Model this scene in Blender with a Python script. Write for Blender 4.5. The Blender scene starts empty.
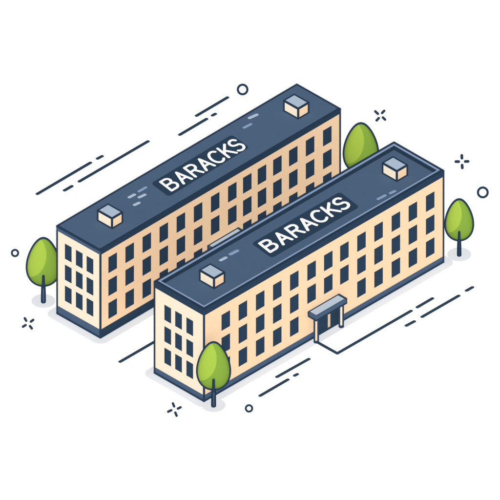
import bpy, bmesh, math
import numpy as np
from mathutils import Vector, Matrix

sc = bpy.context.scene
COL = sc.collection
K = 1/11.0                                   # metres per drawing unit
E = math.radians(35.264)
SE, CE = math.sin(E), math.cos(E)

# ------------------------------------------------------------------ materials
def lin(c):
    c /= 255.0
    return c/12.92 if c <= .04045 else ((c+.055)/1.055)**2.4
def mat(name, rgb, gain=1.0, rough=.9, spec=.0, grain=0.0):
    m = bpy.data.materials.new(name); m.use_nodes = True
    nt = m.node_tree; b = nt.nodes['Principled BSDF']
    col = [min(.95, lin(v)/g) for v, g in zip(rgb, gain if isinstance(gain, (list, tuple)) else (gain,)*3)]
    b.inputs['Roughness'].default_value = rough
    b.inputs['Specular IOR Level'].default_value = spec
    b.inputs['Base Color'].default_value = (*col, 1)
    if grain:
        tc = nt.nodes.new('ShaderNodeTexCoord'); nz = nt.nodes.new('ShaderNodeTexNoise')
        nz.inputs['Scale'].default_value = 1.1; nz.inputs['Detail'].default_value = 5
        rp = nt.nodes.new('ShaderNodeMapRange')
        rp.inputs['From Min'].default_value = .3; rp.inputs['From Max'].default_value = .7
        rp.inputs['To Min'].default_value = 1-grain; rp.inputs['To Max'].default_value = 1+grain
        mx = nt.nodes.new('ShaderNodeVectorMath'); mx.operation = 'SCALE'
        mx.inputs[0].default_value = col
        nt.links.new(tc.outputs['Object'], nz.inputs['Vector'])
        nt.links.new(nz.outputs['Fac'], rp.inputs['Value'])
        nt.links.new(rp.outputs['Result'], mx.inputs['Scale'])
        nt.links.new(mx.outputs['Vector'], b.inputs['Base Color'])
    return m

GWALL = (1.95, 1.93, 1.92)
GPEACH = (1.84, 1.82, 1.80)
GFLAT = (1.46, 1.48, 1.51)
GLEAF = (2.45, 2.42, 2.35)
M = {
 'ground': mat('ground_white', (253, 253, 253), 1.38),
 'ground_shade':  mat('painted_ground_shade', (229, 231, 235), (1.52, 1.5, 1.49)),  # grey of the contact shadows laid on the ground
 'dark':   mat('navy_paint', (45, 66, 88), GWALL, grain=.02),
 'ink':    mat('navy_line_paint', (43, 64, 85), GFLAT),
 'roof':   mat('slate_blue_roofing', (76, 98, 124), GFLAT, grain=.015),
 'blue':   mat('slate_blue_paint', (76, 98, 126), GWALL),
 'rim':    mat('light_blue_coping', (136, 157, 188), GFLAT),
 'vent':   mat('pale_blue_metal', (172, 189, 207), GFLAT),
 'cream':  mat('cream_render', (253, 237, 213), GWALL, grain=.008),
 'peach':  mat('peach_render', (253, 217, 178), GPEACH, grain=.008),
 'vcream': mat('cream_vent_shade_offset', (253, 237, 213), (1.62, 1.62, 1.62)),  # wall cream, lightened to offset weak bounce light on the vents
 'vpeach': mat('peach_vent_shade_offset', (253, 217, 178), (1.62, 1.58, 1.56)),  # wall peach, lightened to make up for the dimmer vents
 'pcream': mat('cream_post_sun_offset', (253, 237, 213), (2.5, 2.45, 2.4)),  # wall cream, darkened since the post strips face the sun
 'ppeach': mat('peach_post_sun_offset', (253, 217, 178), (2.4, 2.3, 2.2)),  # wall peach, toned down for strongly lit post and mullion
 'glass':  mat('dark_navy_glass', (45, 66, 88), GWALL, rough=.5, spec=.0, grain=.02),
 'white':  mat('white_letter_paint', (250, 250, 250), 1.35),
 'leaf_lit':  mat('lit_leaf_green', (174, 205, 78), GLEAF),  # lit side of the crown, light put into the colour
 'leaf_shade':  mat('shaded_leaf_green', (141, 178, 68), GLEAF),  # shaded side of the crown, shade put into the colour
}

# ------------------------------------------------------------------ helpers
def prop(o, label=None, cat=None, group=None, kind=None):
    for k, v in (('label', label), ('category', cat), ('group', group), ('kind', kind)):
        if v: o[k] = v
    return o
def empty(name, loc, rz=0):
    o = bpy.data.objects.new(name, None); COL.objects.link(o)
    o.location = loc; o.rotation_euler = (0, 0, rz); o.empty_display_size = .5
    return o
def link(name, bm, mats, parent=None, smooth=False):
    bmesh.ops.recalc_face_normals(bm, faces=bm.faces)
    me = bpy.data.meshes.new(name); bm.to_mesh(me); bm.free()
    for m in (mats if isinstance(mats, (list, tuple)) else [mats]): me.materials.append(m)
    if smooth:
        for p in me.polygons: p.use_smooth = True
    o = bpy.data.objects.new(name, me); COL.objects.link(o)
    if parent: o.parent = parent
    return o
def box(bm, x0, x1, y0, y1, z0, z1, k=K):
    vs = [bm.verts.new((x*k, y*k, z*k)) for z in (z0, z1) for x, y in ((x0, y0), (x1, y0), (x1, y1), (x0, y1))]
    fs = []
    for f in ((0, 3, 2, 1), (4, 5, 6, 7), (0, 1, 5, 4), (1, 2, 6, 5), (2, 3, 7, 6), (3, 0, 4, 7)):
        fs.append(bm.faces.new([vs[i] for i in f]))
    return fs          # bottom, top, -y, +x, +y, -x
def B(name, m, parent, *boxes, bevel=0):
    bm = bmesh.new()
    for b in boxes: box(bm, *b)
    if bevel: bmesh.ops.bevel(bm, geom=bm.edges[:], offset=bevel*K, segments=2, affect='EDGES', clamp_overlap=True)
    return link(name, bm, m, parent)

def sweep(bm, pts, hw, hh, up=Vector((0, 0, 1)), n=14, cap=6, closed=False, radii=None):
    """sweep an elliptical section (half width hw, half height hh) along pts, rounded ends"""
    P = [Vector(p) for p in pts]; N = len(P)
    if N == 1: return
    T = []
    for i in range(N):
        if closed: t = P[(i+1) % N]-P[i-1]
        elif i == 0: t = P[1]-P[0]
        elif i == N-1: t = P[-1]-P[-2]
        else: t = (P[i+1]-P[i]).normalized()+(P[i]-P[i-1]).normalized()
        T.append(t.normalized())
    stations = []
    R = radii or [1.0]*N
    if not closed:
        for j in range(cap, 0, -1):
            a = j/cap*math.pi/2*.985
            stations.append((P[0]-T[0]*hw*R[0]*math.sin(a), T[0], R[0]*math.cos(a)))
    for i in range(N):
        s = 1.0
        stations.append((P[i], T[i], R[i]))
    if not closed:
        for j in range(1, cap+1):
            a = j/cap*math.pi/2*.985
            stations.append((P[-1]+T[-1]*hw*R[-1]*math.sin(a), T[-1], R[-1]*math.cos(a)))
    rings = []
    for p, t, r in stations:
        side = t.cross(up)
        if side.length < 1e-4: side = t.cross(Vector((1, 0, 0)))
        side.normalize(); u2 = side.cross(t).normalized()
        rings.append([bm.verts.new(p+side*(hw*r*math.cos(2*math.pi*q/n))+u2*(hh*r*math.sin(2*math.pi*q/n))) for q in range(n)])
    m = len(rings)
    for i in range(m if closed else m-1):
        a, b = rings[i], rings[(i+1) % m]
        for q in range(n):
            bm.faces.new((a[q], a[(q+1) % n], b[(q+1) % n], b[q]))
    if not closed:
        bm.faces.new(rings[0][::-1]); bm.faces.new(rings[-1])

RIGHT = Vector((1, 0, 0)); UPV = Vector((0, SE, CE)); NRM = Vector((0, -CE, SE))
def G(sx, sy, z=0.0):
    """point of the place at drawing position (sx, sy) and height z (drawing units) -> metres"""
    return Vector(((sx-250)*K, ((250-sy)-z*CE)/SE*K, z*K))

# ------------------------------------------------------------------ ground
bm = bmesh.new()
bmesh.ops.create_grid(bm, x_segments=8, y_segments=8, size=1500)
prop(link('ground', bm, M['ground']), kind='structure')

def rounded_rect(x0, x1, y0, y1, r, n=14):
    out = []
    for cx, cy, a0 in ((x1-r, y1-r, 0), (x0+r, y1-r, 90), (x0+r, y0+r, 180), (x1-r, y0+r, 270)):
        for j in range(n+1):
            a = math.radians(a0+90*j/n); out.append((cx+r*math.cos(a), cy+r*math.sin(a)))
    return out
def slab(bm, pts, z0, z1):
    a = [bm.verts.new((x*K, y*K, z0*K)) for x, y in pts]; b = [bm.verts.new((x*K, y*K, z1*K)) for x, y in pts]
    bm.faces.new(b); bm.faces.new(a[::-1])
    for i in range(len(pts)):
        j = (i+1) % len(pts); bm.faces.new((a[i], a[j], b[j], b[i]))

# ------------------------------------------------------------------ letters (centre lines in x units, height 0..1)
def arc(cx, cy, rx, ry, a0, a1, n=12):
    return [(cx+rx*math.cos(math.radians(a0+(a1-a0)*i/n)), cy+ry*math.sin(math.radians(a0+(a1-a0)*i/n))) for i in range(n+1)]
LET = [
 # B
 [[(0, 0), (0, 1)], [(0, 1), (4.2, 1)]+arc(4.2, .765, 3.3, .235, 90, -90)+[(0, .53)], [(0, .53), (4.9, .53)]+arc(4.9, .265, 3.7, .265, 90, -90)+[(0, 0)]],
 # A
 [[(13.0, 0), (17.2, 1), (21.6, 0)], [(14.6, .34), (20.0, .34)]],
 # R
 [[(25.8, 0), (25.8, 1)], [(25.8, 1), (30.3, 1)]+arc(30.3, .745, 3.3, .255, 90, -90)+[(25.8, .49)], [(30.4, .47), (34.0, 0)]],
 # A
 [[(37.6, 0), (41.9, 1), (46.3, 0)], [(39.2, .34), (44.7, .34)]],
 # C
 [arc(54.3, .5, 5.0, .52, 48, 312, 26)],
 # K
 [[(61.8, 0), (61.8, 1)], [(69.2, 1), (62.3, .44)], [(64.4, .6), (70.0, 0)]],
 # S
 [[(79.2, .86)]+arc(76.0, .765, 3.6, .255, 50, 232, 14)+[(76.4, .5)]+arc(76.0, .255, 4.0, .275, 62, -140, 16)],
]

# ------------------------------------------------------------------ barracks block
def barracks(F, th, L, W, H, label, parapet, end_cols, end_top, end_pitch, cols, win_top, pitch, skip, vents, sign, dashes, plinth, fascia):
    th = math.radians(th); c, s = math.cos(th), math.sin(th)
    root = empty('barracks_building', G(*F), th)
    prop(root, label, 'building', 'two barracks buildings')
    def loc(sx, sy, z):                       # drawing position at height z -> building coordinates
        X = sx-F[0]; Y = ((F[1]-sy)-z*CE)/SE
        return X*c+Y*s, -X*s+Y*c
    t = 1.6; h = t/2
    # walls: body (cream gable ends, peach long sides)
    bm = bmesh.new(); ztop = H-fascia
    fs = box(bm, 0, L, 0, W, 0.05, ztop)
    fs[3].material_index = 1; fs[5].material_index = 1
    link('wall', bm, [M['peach'], M['cream']], root)
    # plinth
    if parapet:
        B('plinth', M['blue'], root, (-.22, L+.22, -.22, W+.22, .06, plinth))
        B('plinth_line', M['dark'], root, (-.86, L+.86, -.86, W+.86, .04, 2.0))
    else:
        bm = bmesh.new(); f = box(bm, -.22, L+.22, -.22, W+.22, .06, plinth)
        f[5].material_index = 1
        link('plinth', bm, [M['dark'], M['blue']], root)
        B('plinth_line', M['dark'], root, (-.86, L+.86, -.86, W+.86, .04, 2.0))
    # fascia and roof
    if parapet:
        T = 4.5; hp = 5.2
        bm = bmesh.new()
        for x0, x1, y0, y1 in ((-.82, L+.82, -.82, T), (-.82, L+.82, W-T, W+.82), (-.82, T, T, W-T), (L-T, L+.82, T, W-T)):
            box(bm, x0, x1, y0, y1, ztop, H)
        par = link('parapet', bm, M['dark'], root)
        B('roof', M['roof'], root, (T-.01, L-T+.01, T-.01, W-T+.01, ztop-.5, H-hp))
        a, b, a2 = 2.5, 4.4, 1.9
        bm = bmesh.new()
        box(bm, a, L-a2, a, b, H-.2, H+.06); box(bm, a, L-a2, W-b, W-a2, H-.2, H+.06)
        box(bm, a, b, b, W-b, H-.2, H+.06); box(bm, L-b, L-a2, b, W-b, H-.2, H+.06)
        link('coping', bm, M['rim'], par)
        zr = H-hp
    else:
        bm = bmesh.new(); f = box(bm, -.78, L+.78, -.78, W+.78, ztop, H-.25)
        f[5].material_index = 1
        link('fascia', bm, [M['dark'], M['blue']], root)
        B('roof', M['roof'], root, (1.0, L-1.0, 1.9, W-1.0, H-.3, H))
        # dark edging all round
        e = 1.0
        B('roof_edge', M['dark'], root, (-.9, L+.9, -.9, 1.9, H-1.7, H+.12), (-.9, L+.9, W-1.3, W+.9, H-1.7, H+.12),
          (-.9, 1.0, 1.9, W-1.3, H-1.8, H+.12), (L-1.3, L+.9, 1.9, W-1.3, H-1.7, H+.12))
        zr = H
    # corner trims
    for x, y in ((0, 0), (L, 0), (0, W), (L, W)):
        B('corner_trim', M['dark'], root, (x-h, x+h, y-h, y+h, .1, ztop+.3))
    # windows of the long front
    yline = None
    for ci, sx in enumerate(cols):
        x = (sx-F[0])/c; w = 8.45/c
        for r in range(3):
            if (ci, r) in skip: continue
            z1 = win_top-r*pitch
            B('window', M['glass'], root, (x, x+w, -.16, .3, z1-19.25, z1))
    for sx in end_cols:
        y1 = (F[0]-sx)/s; w = 6.6/s
        for r in range(3):
            z1 = end_top-r*end_pitch
            B('window', M['glass'], root, (-.16, .3, y1-w, y1, z1-18.4, z1))
    # rooftop vents
    for (sx, sy) in vents:
        x, y = loc(sx, sy, zr)
        bm = bmesh.new(); lx, ly, lz = 14.4, 19.6, 12.9
        f = box(bm, x, x+lx, y, y+ly, zr, zr+lz)
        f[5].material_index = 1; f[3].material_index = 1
        v = link('rooftop_vent', bm, [M['vpeach'], M['vcream']], root)
        B('lid', M['vent'], v, (x+.9, x+lx-.9, y+.9, y+ly-.9, zr+lz-.4, zr+lz+.05))
        q = .85; zt = zr+lz
        bs = []
        for yy in (y, y+ly): bs.append((x-q, x+lx+q, yy-q, yy+q, zt-1.3, zt+.3)); bs.append((x-q, x+lx+q, yy-q, yy+q, zr, zr+1.3))
        for xx in (x, x+lx): bs.append((xx-q, xx+q, y+q, y+ly-q, zt-1.3, zt+.3)); bs.append((xx-q, xx+q, y+q, y+ly-q, zr, zr+1.3))
        for xx in (x, x+lx):
            for yy in (y, y+ly): bs.append((xx-q+.03, xx+q-.03, yy-q+.03, yy+q-.03, zr+1.3, zt-1.3))
        B('frame', M['dark'], v, *bs)
    # roof sign
    O, e1, e2, k2, corners = sign
    bm = bmesh.new()
    cs = [Vector(loc(px, py, zr)) for px, py in corners]      # L, B, R, T
    pts = []
    for i in range(4):
        p, a, b = cs[i], cs[i-1], cs[(i+1) % 4]
        va = (a-p).normalized()*4.5; vb = (b-p).normalized()*4.5
        for j in range(9):
            u = j/8; q1 = p+va; q2 = p+vb
            pts.append(tuple((1-u)**2*q1+2*u*(1-u)*p+u*u*q2))
    area = sum(pts[i][0]*pts[(i+1) % len(pts)][1]-pts[(i+1) % len(pts)][0]*pts[i][1] for i in range(len(pts)))
    if area < 0: pts.reverse()
    slab(bm, pts, zr-.1, zr+.3)
    sg = link('sign', bm, M['ink'], root); prop(sg, 'navy rooftop sign panel reading BARACKS in white')
    for strokes in LET:
        bm = bmesh.new(); nseg = 0
        for st in strokes:
            # even out the polyline
            P = []
            for (a, b) in st:
                b = .055+b*.89; px = O[0]+a*k2*e1[0]+b*e2[0]; py = O[1]+a*k2*e1[1]+b*e2[1]
                x, y = loc(px, py, zr+.45); P.append(Vector((x*K, y*K, (zr+.45)*K)))
            Q = []
            for i, p in enumerate(P):
                if Q and (p-Q[-1]).length < 1e-4: continue
                Q.append(p)
            # split at sharp corners so every stroke keeps its width
            seg = [Q[0]]
            for i in range(1, len(Q)):
                seg.append(Q[i])
                if i < len(Q)-1:
                    d1 = (Q[i]-Q[i-1]).normalized(); d2 = (Q[i+1]-Q[i]).normalized()
                    if d1.dot(d2) < .8:
                        nseg += 1; sweep(bm, [q+Vector((0, 0, .035*K*nseg)) for q in seg], sign_hw*k2*K, .35*K); seg = [Q[i]]
            nseg += 1; sweep(bm, [q+Vector((0, 0, .035*K*nseg)) for q in seg], sign_hw*k2*K, .35*K)
        link('letter', bm, M['white'], sg, smooth=True)
    # highlights on the roof, painted as pale dashes
    for x0, y0, x1, y1, w, m in dashes:
        a = loc(x0, y0, zr); b = loc(x1, y1, zr)
        bm = bmesh.new(); sweep(bm, [(a[0]*K, a[1]*K, zr*K), (b[0]*K, b[1]*K, zr*K)], w*1.36*K, .22*K)
        link('roof_highlight', bm, M[m], root)
    # entrance
    xc = (316.3-204)/math.cos(math.radians(45.2)) if parapet else (215.8-F[0])/c
    xa = xc-11.6; xb = xa+43; zc = 36.0; d = 11.4; zb = zc-4.9
    door = B('door', M['glass'], root, (xa+8.4, xb-.6, -.95, .2, .2, zb+.2))
    B('mullion', M['ppeach'], door, (xa+27.0, xa+30.4, -1.05, -.9, 3.4, zb-3))
    can = B('canopy', M['blue'], root, (xa, xb, -d, .1, zb, zc))
    B('lid', M['vent'], can, (xa+1.5, xb-2.0, -d+1.5, -1.3, zc-.2, zc+.12))
    B('edging', M['dark'], can, (xa-.8, xb+.9, -1.3, .05, zc-1.2, zc+.3), (xb-.7, xb+.9, -d-.2, -1.3, zc-1.0, zc+.25),
      (xa-.5, xb+.6, -d-.5, -d+1.0, zb-1.1, zb+.5), (xa-.5, xa+1.0, -d+1.0, 0, zb-1.1, zb+.5), (xb-1.0, xb+.6, -d+1.0, 0, zb-1.1, zb+.5),
      (xa-.65, xa+.5, -1.1, 0, zb+.5, zc-1.2), (xb-.3, xb+.75, -d-.25, -d+.7, zb+.5, zc-1.0))
    for px, py, mi in ((xa+4.5, -7.0, 'ppeach'), (xa+41.0, -6.0, 'pcream')):
        bm = bmesh.new()
        mtx = Matrix.Translation(Vector((px*K, py*K, 0))) @ Matrix.Rotation(-th, 4, 'Z')
        box(bm, -2.75, 2.75, -1.8, 1.8, .7, zb)
        bmesh.ops.bevel(bm, geom=[e for e in bm.edges if abs(e.verts[0].co.z-e.verts[1].co.z) > .5], offset=.8*K, segments=3, affect='EDGES')
        bmesh.ops.create_cone(bm, cap_ends=True, segments=24, radius1=2.7*K, radius2=2.7*K, depth=1.6*K, matrix=Matrix.Translation((0, 0, .85*K)))
        bm.transform(mtx)
        p = link('post', bm, M['dark'], root)
        bm = bmesh.new(); box(bm, -1.0, 1.0, -2.0, -1.7, 3.0, zb-2.4); bm.transform(mtx)
        link('inlay', bm, M[mi], p)
    # contact shadow round the foot, made as a pale grey slab
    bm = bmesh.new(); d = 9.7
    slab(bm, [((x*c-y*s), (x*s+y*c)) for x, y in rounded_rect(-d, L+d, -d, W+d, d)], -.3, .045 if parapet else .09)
    ap = link('contact_shadow', bm, M['ground_shade']); ap.location = G(*F); prop(ap, kind='structure')
    return root

sign_hw = 1.66
cols1 = [108.4, 125.4, 142.5, 159.5, 176.6, 193.8, 210.9, 228, 243, 257.7, 273.1, 289, 305.8, 323]
th1 = 45.64
def ztop_of(F, th, sx, sy, front=True):
    t = math.radians(th)
    if front: return ((F[1]-sy)-(sx-F[0])*math.tan(t)*SE)/CE
    return ((F[1]-sy)-(F[0]-sx)/math.tan(t)*SE)/CE
F1 = (100.4, 338.2); F2 = (204.0, 401.6)
barracks(F1, th1, 239.4/math.cos(math.radians(th1)), 43.0/math.sin(math.radians(th1)), 88.3/CE,
  'rear cream and peach barracks block with flat slate roof and solid navy base band', False,
  [65.0, 76.0, 86.7], ztop_of(F1, th1, 65, 243.6, False), 21.0/CE,
  cols1, ztop_of(F1, th1, 108.4, 257.4), 22.9/CE, {(6, 2), (7, 2)},
  [(112.0, 228.6), (298.2, 118.9)],
  ((172.4, 191.0), (1, -.583), (-12.6, -9.7), .925, [(151.0, 183.5), (168.8, 196.8), (249.5, 147.6), (231.8, 134.8)]),
  [(129.3, 197.2, 134.3, 194.5, 1.35, 'vent'), (139.0, 191.2, 145.7, 187.3, 1.2, 'rim'), (139.3, 197.2, 144.7, 194.6, 1.35, 'vent'), (134.5, 204.8, 138.9, 202.7, 1.35, 'vent'),
   (249.6, 117.8, 256.6, 114.6, 1.45, 'vent'), (244.2, 127.5, 250.8, 124.0, 1.2, 'rim')],
  8.4/CE, 4.6/CE)
th2 = 45.2
cols2 = [221.5, 238.6, 255.9, 273, 290, 307.3, 324, 340.1, 357.2, 374.3, 391.6, 408.6, 425.9]
barracks(F2, th2, 239.2/math.cos(math.radians(th2)), 49.2/math.sin(math.radians(th2)), 92.3/CE,
  'front cream and peach barracks block with light blue rimmed parapet roof', True,
  [164.5, 175.3, 186.5], ztop_of(F2, th2, 164.5, 304.7, False), 21.5/CE,
  cols2, ztop_of(F2, th2, 221.5, 315.1), 22.97/CE, {(5, 2), (6, 2), (7, 2)},
  [(214.0, 288.6), (396.8, 181.4)],
  ((271.0, 252.4), (1, -.58), (-12.0, -9.6), 1.0, [(251.5, 243.6), (271.8, 258.2), (359.5, 207.0), (339.8, 192.0)]),
  [(220.8, 260.1, 225.7, 257.5, 1.4, 'vent'), (230.6, 254.0, 237.2, 250.6, 1.5, 'rim'), (378.2, 198.8, 385.0, 195.3, 1.3, 'rim'), (390.5, 193.0, 394.6, 191.0, 1.3, 'rim')],
  6.3/CE, 5.9/CE)

# ------------------------------------------------------------------ trees
def tree(sx, base, top, bottom, rx, trunk_top, label, stripe=True, name='tree', lean=0.0):
    root = empty(name, G(sx, base)); prop(root, label, 'tree', 'egg shaped trees round the buildings')
    hs = (bottom-top)/2; dep = .5*rx; cz = math.sqrt(max(1, hs*hs-(dep*SE)**2))/CE
    D = dep*1.06
    D -= lean; c0 = ((base-(top+bottom)/2)-D*SE)/CE
    k = .26; nrm = max(math.sin(a)*(1-k*math.cos(a)) for a in np.linspace(0, math.pi, 400))
    def P(phi, az):
        r = math.sin(phi)*(1-k*math.cos(phi))/nrm
        return (rx*r*math.cos(az), D+dep*r*math.sin(az), c0+cz*math.cos(phi))
    bm = bmesh.new(); NP, NA = 260, 360
    rows = [[bm.verts.new([v*K for v in P(math.pi*i/NP, 2*math.pi*j/NA)]) for j in range(NA)] for i in range(1, NP)]
    tv = bm.verts.new([v*K for v in P(0, 0)]); bv = bm.verts.new([v*K for v in P(math.pi, 0)])
    sc_ = rx/16.2
    for i in range(len(rows)-1):
        for j in range(NA):
            bm.faces.new((rows[i][j], rows[i+1][j], rows[i+1][(j+1) % NA], rows[i][(j+1) % NA]))
    for j in range(NA):
        bm.faces.new((tv, rows[0][j], rows[0][(j+1) % NA])); bm.faces.new((bv, rows[-1][(j+1) % NA], rows[-1][j]))
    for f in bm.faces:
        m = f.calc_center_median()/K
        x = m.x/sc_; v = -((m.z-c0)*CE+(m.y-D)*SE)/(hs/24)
        f.material_index = 0 if ((x+13)/16)**2+((v+6.6)/22)**2 < 1 else 1  # painted shading: lit left part, deeper green for the shaded crescent
    crown = link('crown', bm, [M['leaf_lit'], M['leaf_shade']], root, smooth=True)
    # dark band round the crown's rim
    phis = np.linspace(0.0, math.pi, 500); azs = np.linspace(0, 2*math.pi, 720, endpoint=False)
    PH, AZ = np.meshgrid(phis, azs, indexing='ij')
    r = np.sin(PH)*(1-k*np.cos(PH))/nrm
    X = rx*r*np.cos(AZ); Y = D+dep*r*np.sin(AZ); Z = c0+cz*np.cos(PH)
    V = Z*CE+Y*SE
    pts = []
    for q in range(140):
        a = 2*math.pi*q/140
        i = np.unravel_index(np.argmax(X*math.cos(a)+V*math.sin(a)), X.shape)
        pts.append(Vector((X[i], Y[i], Z[i]))*K)
    c3 = Vector((0, D, c0))*K
    pts = [p+(Vector((p.x, 0, 0))+UPV*((p-c3).dot(UPV))).normalized()*.35*K+NRM*.75*K for p in pts]
    for _ in range(3): pts = [(pts[i-1]+pts[i]*2+pts[(i+1) % len(pts)])/4 for i in range(len(pts))]
    bm = bmesh.new(); sweep(bm, pts, 1.1*K, 1.1*K, up=NRM, closed=True, n=12)
    link('rim', bm, M['ink2'], crown, smooth=True)
    # trunk, rising in front of the crown and running up its face
    zk = (base-bottom)/CE; zt = (base-trunk_top)/CE
    w0 = 2.55 if sc_ > .95 else 2.3
    def tp(v, f): return (0, -lean*f, (v+lean*f*SE)/CE)       # v: height in the drawing above the foot
    vk, vt = base-bottom, base-trunk_top
    pts = [tp(.8, 0), tp(vk*.5, .4), tp(vk-.8, .92), tp(vk+1.0, .97), tp((vk+vt)/2, 1), tp(vt-1.2, 1)]
    bm = bmesh.new(); sweep(bm, [Vector(p)*K for p in pts], w0*K, w0*K, up=Vector((0, 1, 0)), n=20, radii=[1, .97, .86, .6, .56, .54])
    tr = link('trunk', bm, M['ink2'], root, smooth=True)
    if stripe:
        bm = bmesh.new(); sweep(bm, [(Vector(tp(2.4, .06))+Vector((.1, -w0+.1, 0)))*K, (Vector(tp(vk-2.6, .75))+Vector((.1, -w0*.9+.1, 0)))*K], 1.0*K, 1.0*K, up=Vector((0, 1, 0)))
        link('bark_stripe', bm, M['trunkblue'], tr, smooth=True)
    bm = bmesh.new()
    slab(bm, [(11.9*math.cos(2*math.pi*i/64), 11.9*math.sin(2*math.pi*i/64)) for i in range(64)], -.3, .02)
    pv = link('contact_shadow', bm, M['ground_shade']); pv.location = G(sx, base-1.2); prop(pv, kind='structure')  # grey disc as the tree's contact shadow
    return root
M['ink2'] = mat('navy_outline', (41, 62, 86), (2.3, 2.3, 2.25))
M['trunkblue'] = mat('slate_blue_bark', (70, 93, 122), (2.3, 2.3, 2.25))
tree(43.4, 302.2, 238.2, 285.2, 16.3, 275.0, 'leftmost green egg shaped tree on slender trunk, beside the rear block end wall')
tree(213.6, 406.3, 342.3, 389.0, 16.2, 378.8, 'green egg shaped tree in front of the nearest corner of the front block', lean=6.5)
tree(459.2, 255.6, 199.5, 239.8, 13.6, 231.0, 'smallest green egg shaped tree, by the right end of the front block', stripe=False)
tree(360.9, 190.0, 123.4, 172.5, 16.9, 161.5, 'green egg shaped tree standing between the blocks, half hidden by the front roof')

# ------------------------------------------------------------------ ground lines
def line(pts, label, group='dark dashes laid on the ground', name='painted_dash', hw=1.95):
    o0 = G(*pts[0]); bm = bmesh.new()
    P = [G(*p)-o0+Vector((0, 0, .12*K)) for p in pts]
    for a, b in zip(P[:-1], P[1:]): sweep(bm, [a, b], hw*K, .35*K, n=16)
    o = link(name, bm, M['ink'], None, smooth=True); o.location = o0
    prop(o, label, 'line', group)
line([(37.4, 194.0), (90.3, 162.9)], 'long navy line farthest upper left, behind the rear block')
line([(97.6, 158.7), (102.0, 156.3)], 'short navy dash past the upper end of the farthest upper left line')
line([(64.6, 190.5), (71.8, 186.3)], 'short navy dash below the upper left line, before the longest line')
line([(79.4, 181.5), (147.9, 141.5)], 'longest navy line behind the rear block roof')
line([(179.9, 134.8), (206.5, 119.1)], 'middle length navy line just behind the rear block sign')
line([(212.6, 115.5), (215.2, 114.0)], 'tiny navy dot dash behind the rear block roof')
line([(196.6, 115.8), (227.4, 97.6)], 'navy line ending just short of the upper ring')
line([(120.2, 361.8), (166.0, 335.2)], 'navy line running between the two blocks from the open left gap')
line([(277.0, 377.0), (308.8, 359.1)], 'navy line nearest the front wall, left of the entrance')
line([(260.2, 395.8), (287.8, 379.7)], 'navy line just up right of the lower ring')
line([(294.7, 375.7), (297.2, 374.3)], 'tiny navy dot dash left of the entrance path')
line([(417.4, 307.3), (432.4, 298.5)], 'navy dash continuing the entrance path line')
line([(406.4, 325.7), (414.2, 321.5)], 'short navy dash at the near end of the lower right row')
line([(422.2, 316.9), (458.6, 295.9)], 'navy line in the middle of the lower right row')
line([(466.6, 290.7), (472.4, 287.4)], 'short navy dash at the far right end of the lower right row')
line([(316.0, 341.6), (337.3, 353.5), (411.0, 311.0)], 'bent navy path line leading from the front entrance', name='painted_dash', group=None)

# ------------------------------------------------------------------ rings and sparkles (upright ornaments leaning back a little)
def ring(sx, sy, r, w, label):
    o0 = G(sx, sy+r+w); bm = bmesh.new()
    pts = [RIGHT*(r*math.cos(2*math.pi*i/64))*K+UPV*(r+w+r*math.sin(2*math.pi*i/64))*K for i in range(64)]
    sweep(bm, pts, w*K, w*K, up=NRM, closed=True, n=12)
    o = link('ring', bm, M['ink2'], None, smooth=True); o.location = o0
    prop(o, label, 'ring', 'small open rings standing about the buildings')
ring(242.6, 89.5, 4.75, 1.1, 'navy ring behind the rear roof, at the tip of a line')
ring(15.0, 253.0, 3.15, 1.0, 'small navy ring at the far left, left of the leftmost tree')
ring(482.8, 192.4, 4.85, 1.1, 'largest navy ring at the far right, above the smallest tree')
ring(249.0, 408.4, 3.2, 1.0, 'small navy ring on the open ground below the front block, nearest the viewer')
def sparkle(cx, cy, rays, low, label, w=1.25):
    root = empty('sparkle', G(cx, low)); prop(root, label, 'sparkle', 'four rayed sparkles round the buildings')
    for x0, y0, x1, y1 in rays:
        bm = bmesh.new()
        sweep(bm, [RIGHT*((x0-cx)*K)+UPV*((low-y0)*K), RIGHT*((x1-cx)*K)+UPV*((low-y1)*K)], w*K, w*K, up=NRM, n=12)
        link('ray', bm, M['ink2'], root, smooth=True)
def rays(ox, oy, lst): return [(ox+a/10, oy+b/10, ox+c_/10, oy+d/10) for a, b, c_, d in lst]
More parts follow.
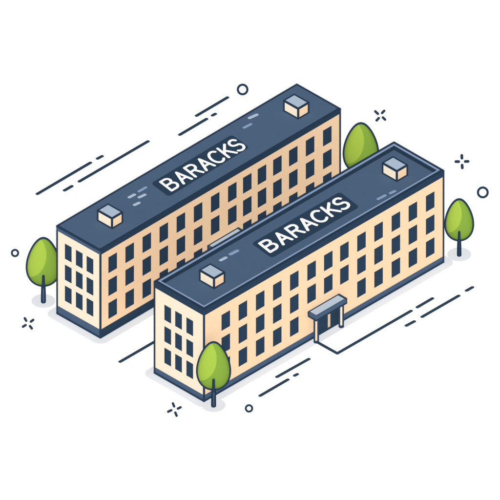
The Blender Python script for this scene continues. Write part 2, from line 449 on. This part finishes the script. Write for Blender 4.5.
sparkle(174.6, 409.5, rays(150, 380, [(229, 234, 241, 264), (279, 286, 306, 273), (182, 317, 213, 302), (253, 326, 266, 357)]), 416.8, 'sparkle with a slight clockwise tilt on the open ground before the front block end wall')
sparkle(461.9, 161.6, rays(440, 140, [(218, 154, 219, 182), (159, 216, 187, 216), (253, 215, 281, 214), (221, 252, 223, 279)]), 169.1, 'upright plus shaped sparkle at the right, above the largest ring', w=1.4)
sparkle(380.2, 115.5, rays(360, 95, [(153, 164, 179, 188), (242, 158, 221, 180), (188, 231, 166, 254), (229, 225, 251, 246)]), 121.6, 'diagonal cross sparkle beside the half hidden tree')
sparkle(28.2, 323.2, rays(10, 280, [(148, 383, 162, 407), (232, 399, 209, 416), (130, 467, 156, 451), (200, 461, 218, 484)]), 329.6, 'diagonal sparkle in front of the leftmost tree')

# ------------------------------------------------------------------ light
w = bpy.data.worlds.new('World'); sc.world = w; w.use_nodes = True
nt = w.node_tree; bg = nt.nodes['Background']
sky = nt.nodes.new('ShaderNodeTexSky'); sky.sky_type = 'NISHITA'; sky.sun_disc = False
sky.sun_elevation = E; sky.sun_rotation = math.radians(180)
nt.links.new(sky.outputs['Color'], bg.inputs['Color']); bg.inputs['Strength'].default_value = .05
sd = bpy.data.lights.new('sun', 'SUN'); sd.energy = 4.6; sd.angle = math.radians(.6); sd.color = (1, .975, .94)
so = bpy.data.objects.new('sun', sd); COL.objects.link(so)
so.rotation_euler = (math.radians(90)-E, 0, 0); so.location = (0, -30, 30)

# ------------------------------------------------------------------ camera
cd = bpy.data.cameras.new('camera'); cam = bpy.data.objects.new('camera', cd); COL.objects.link(cam)
cd.type = 'ORTHO'; cd.ortho_scale = 500*K; cd.clip_start = .5; cd.clip_end = 3000
cam.rotation_euler = (math.radians(90)-E, 0, 0)
cam.location = Vector((0, -CE, SE))*120
sc.camera = cam
sc.view_settings.view_transform = 'Standard'; sc.view_settings.look = 'None'
sc.view_settings.exposure = .6; sc.view_settings.gamma = 1
sc.view_settings.use_curve_mapping = False
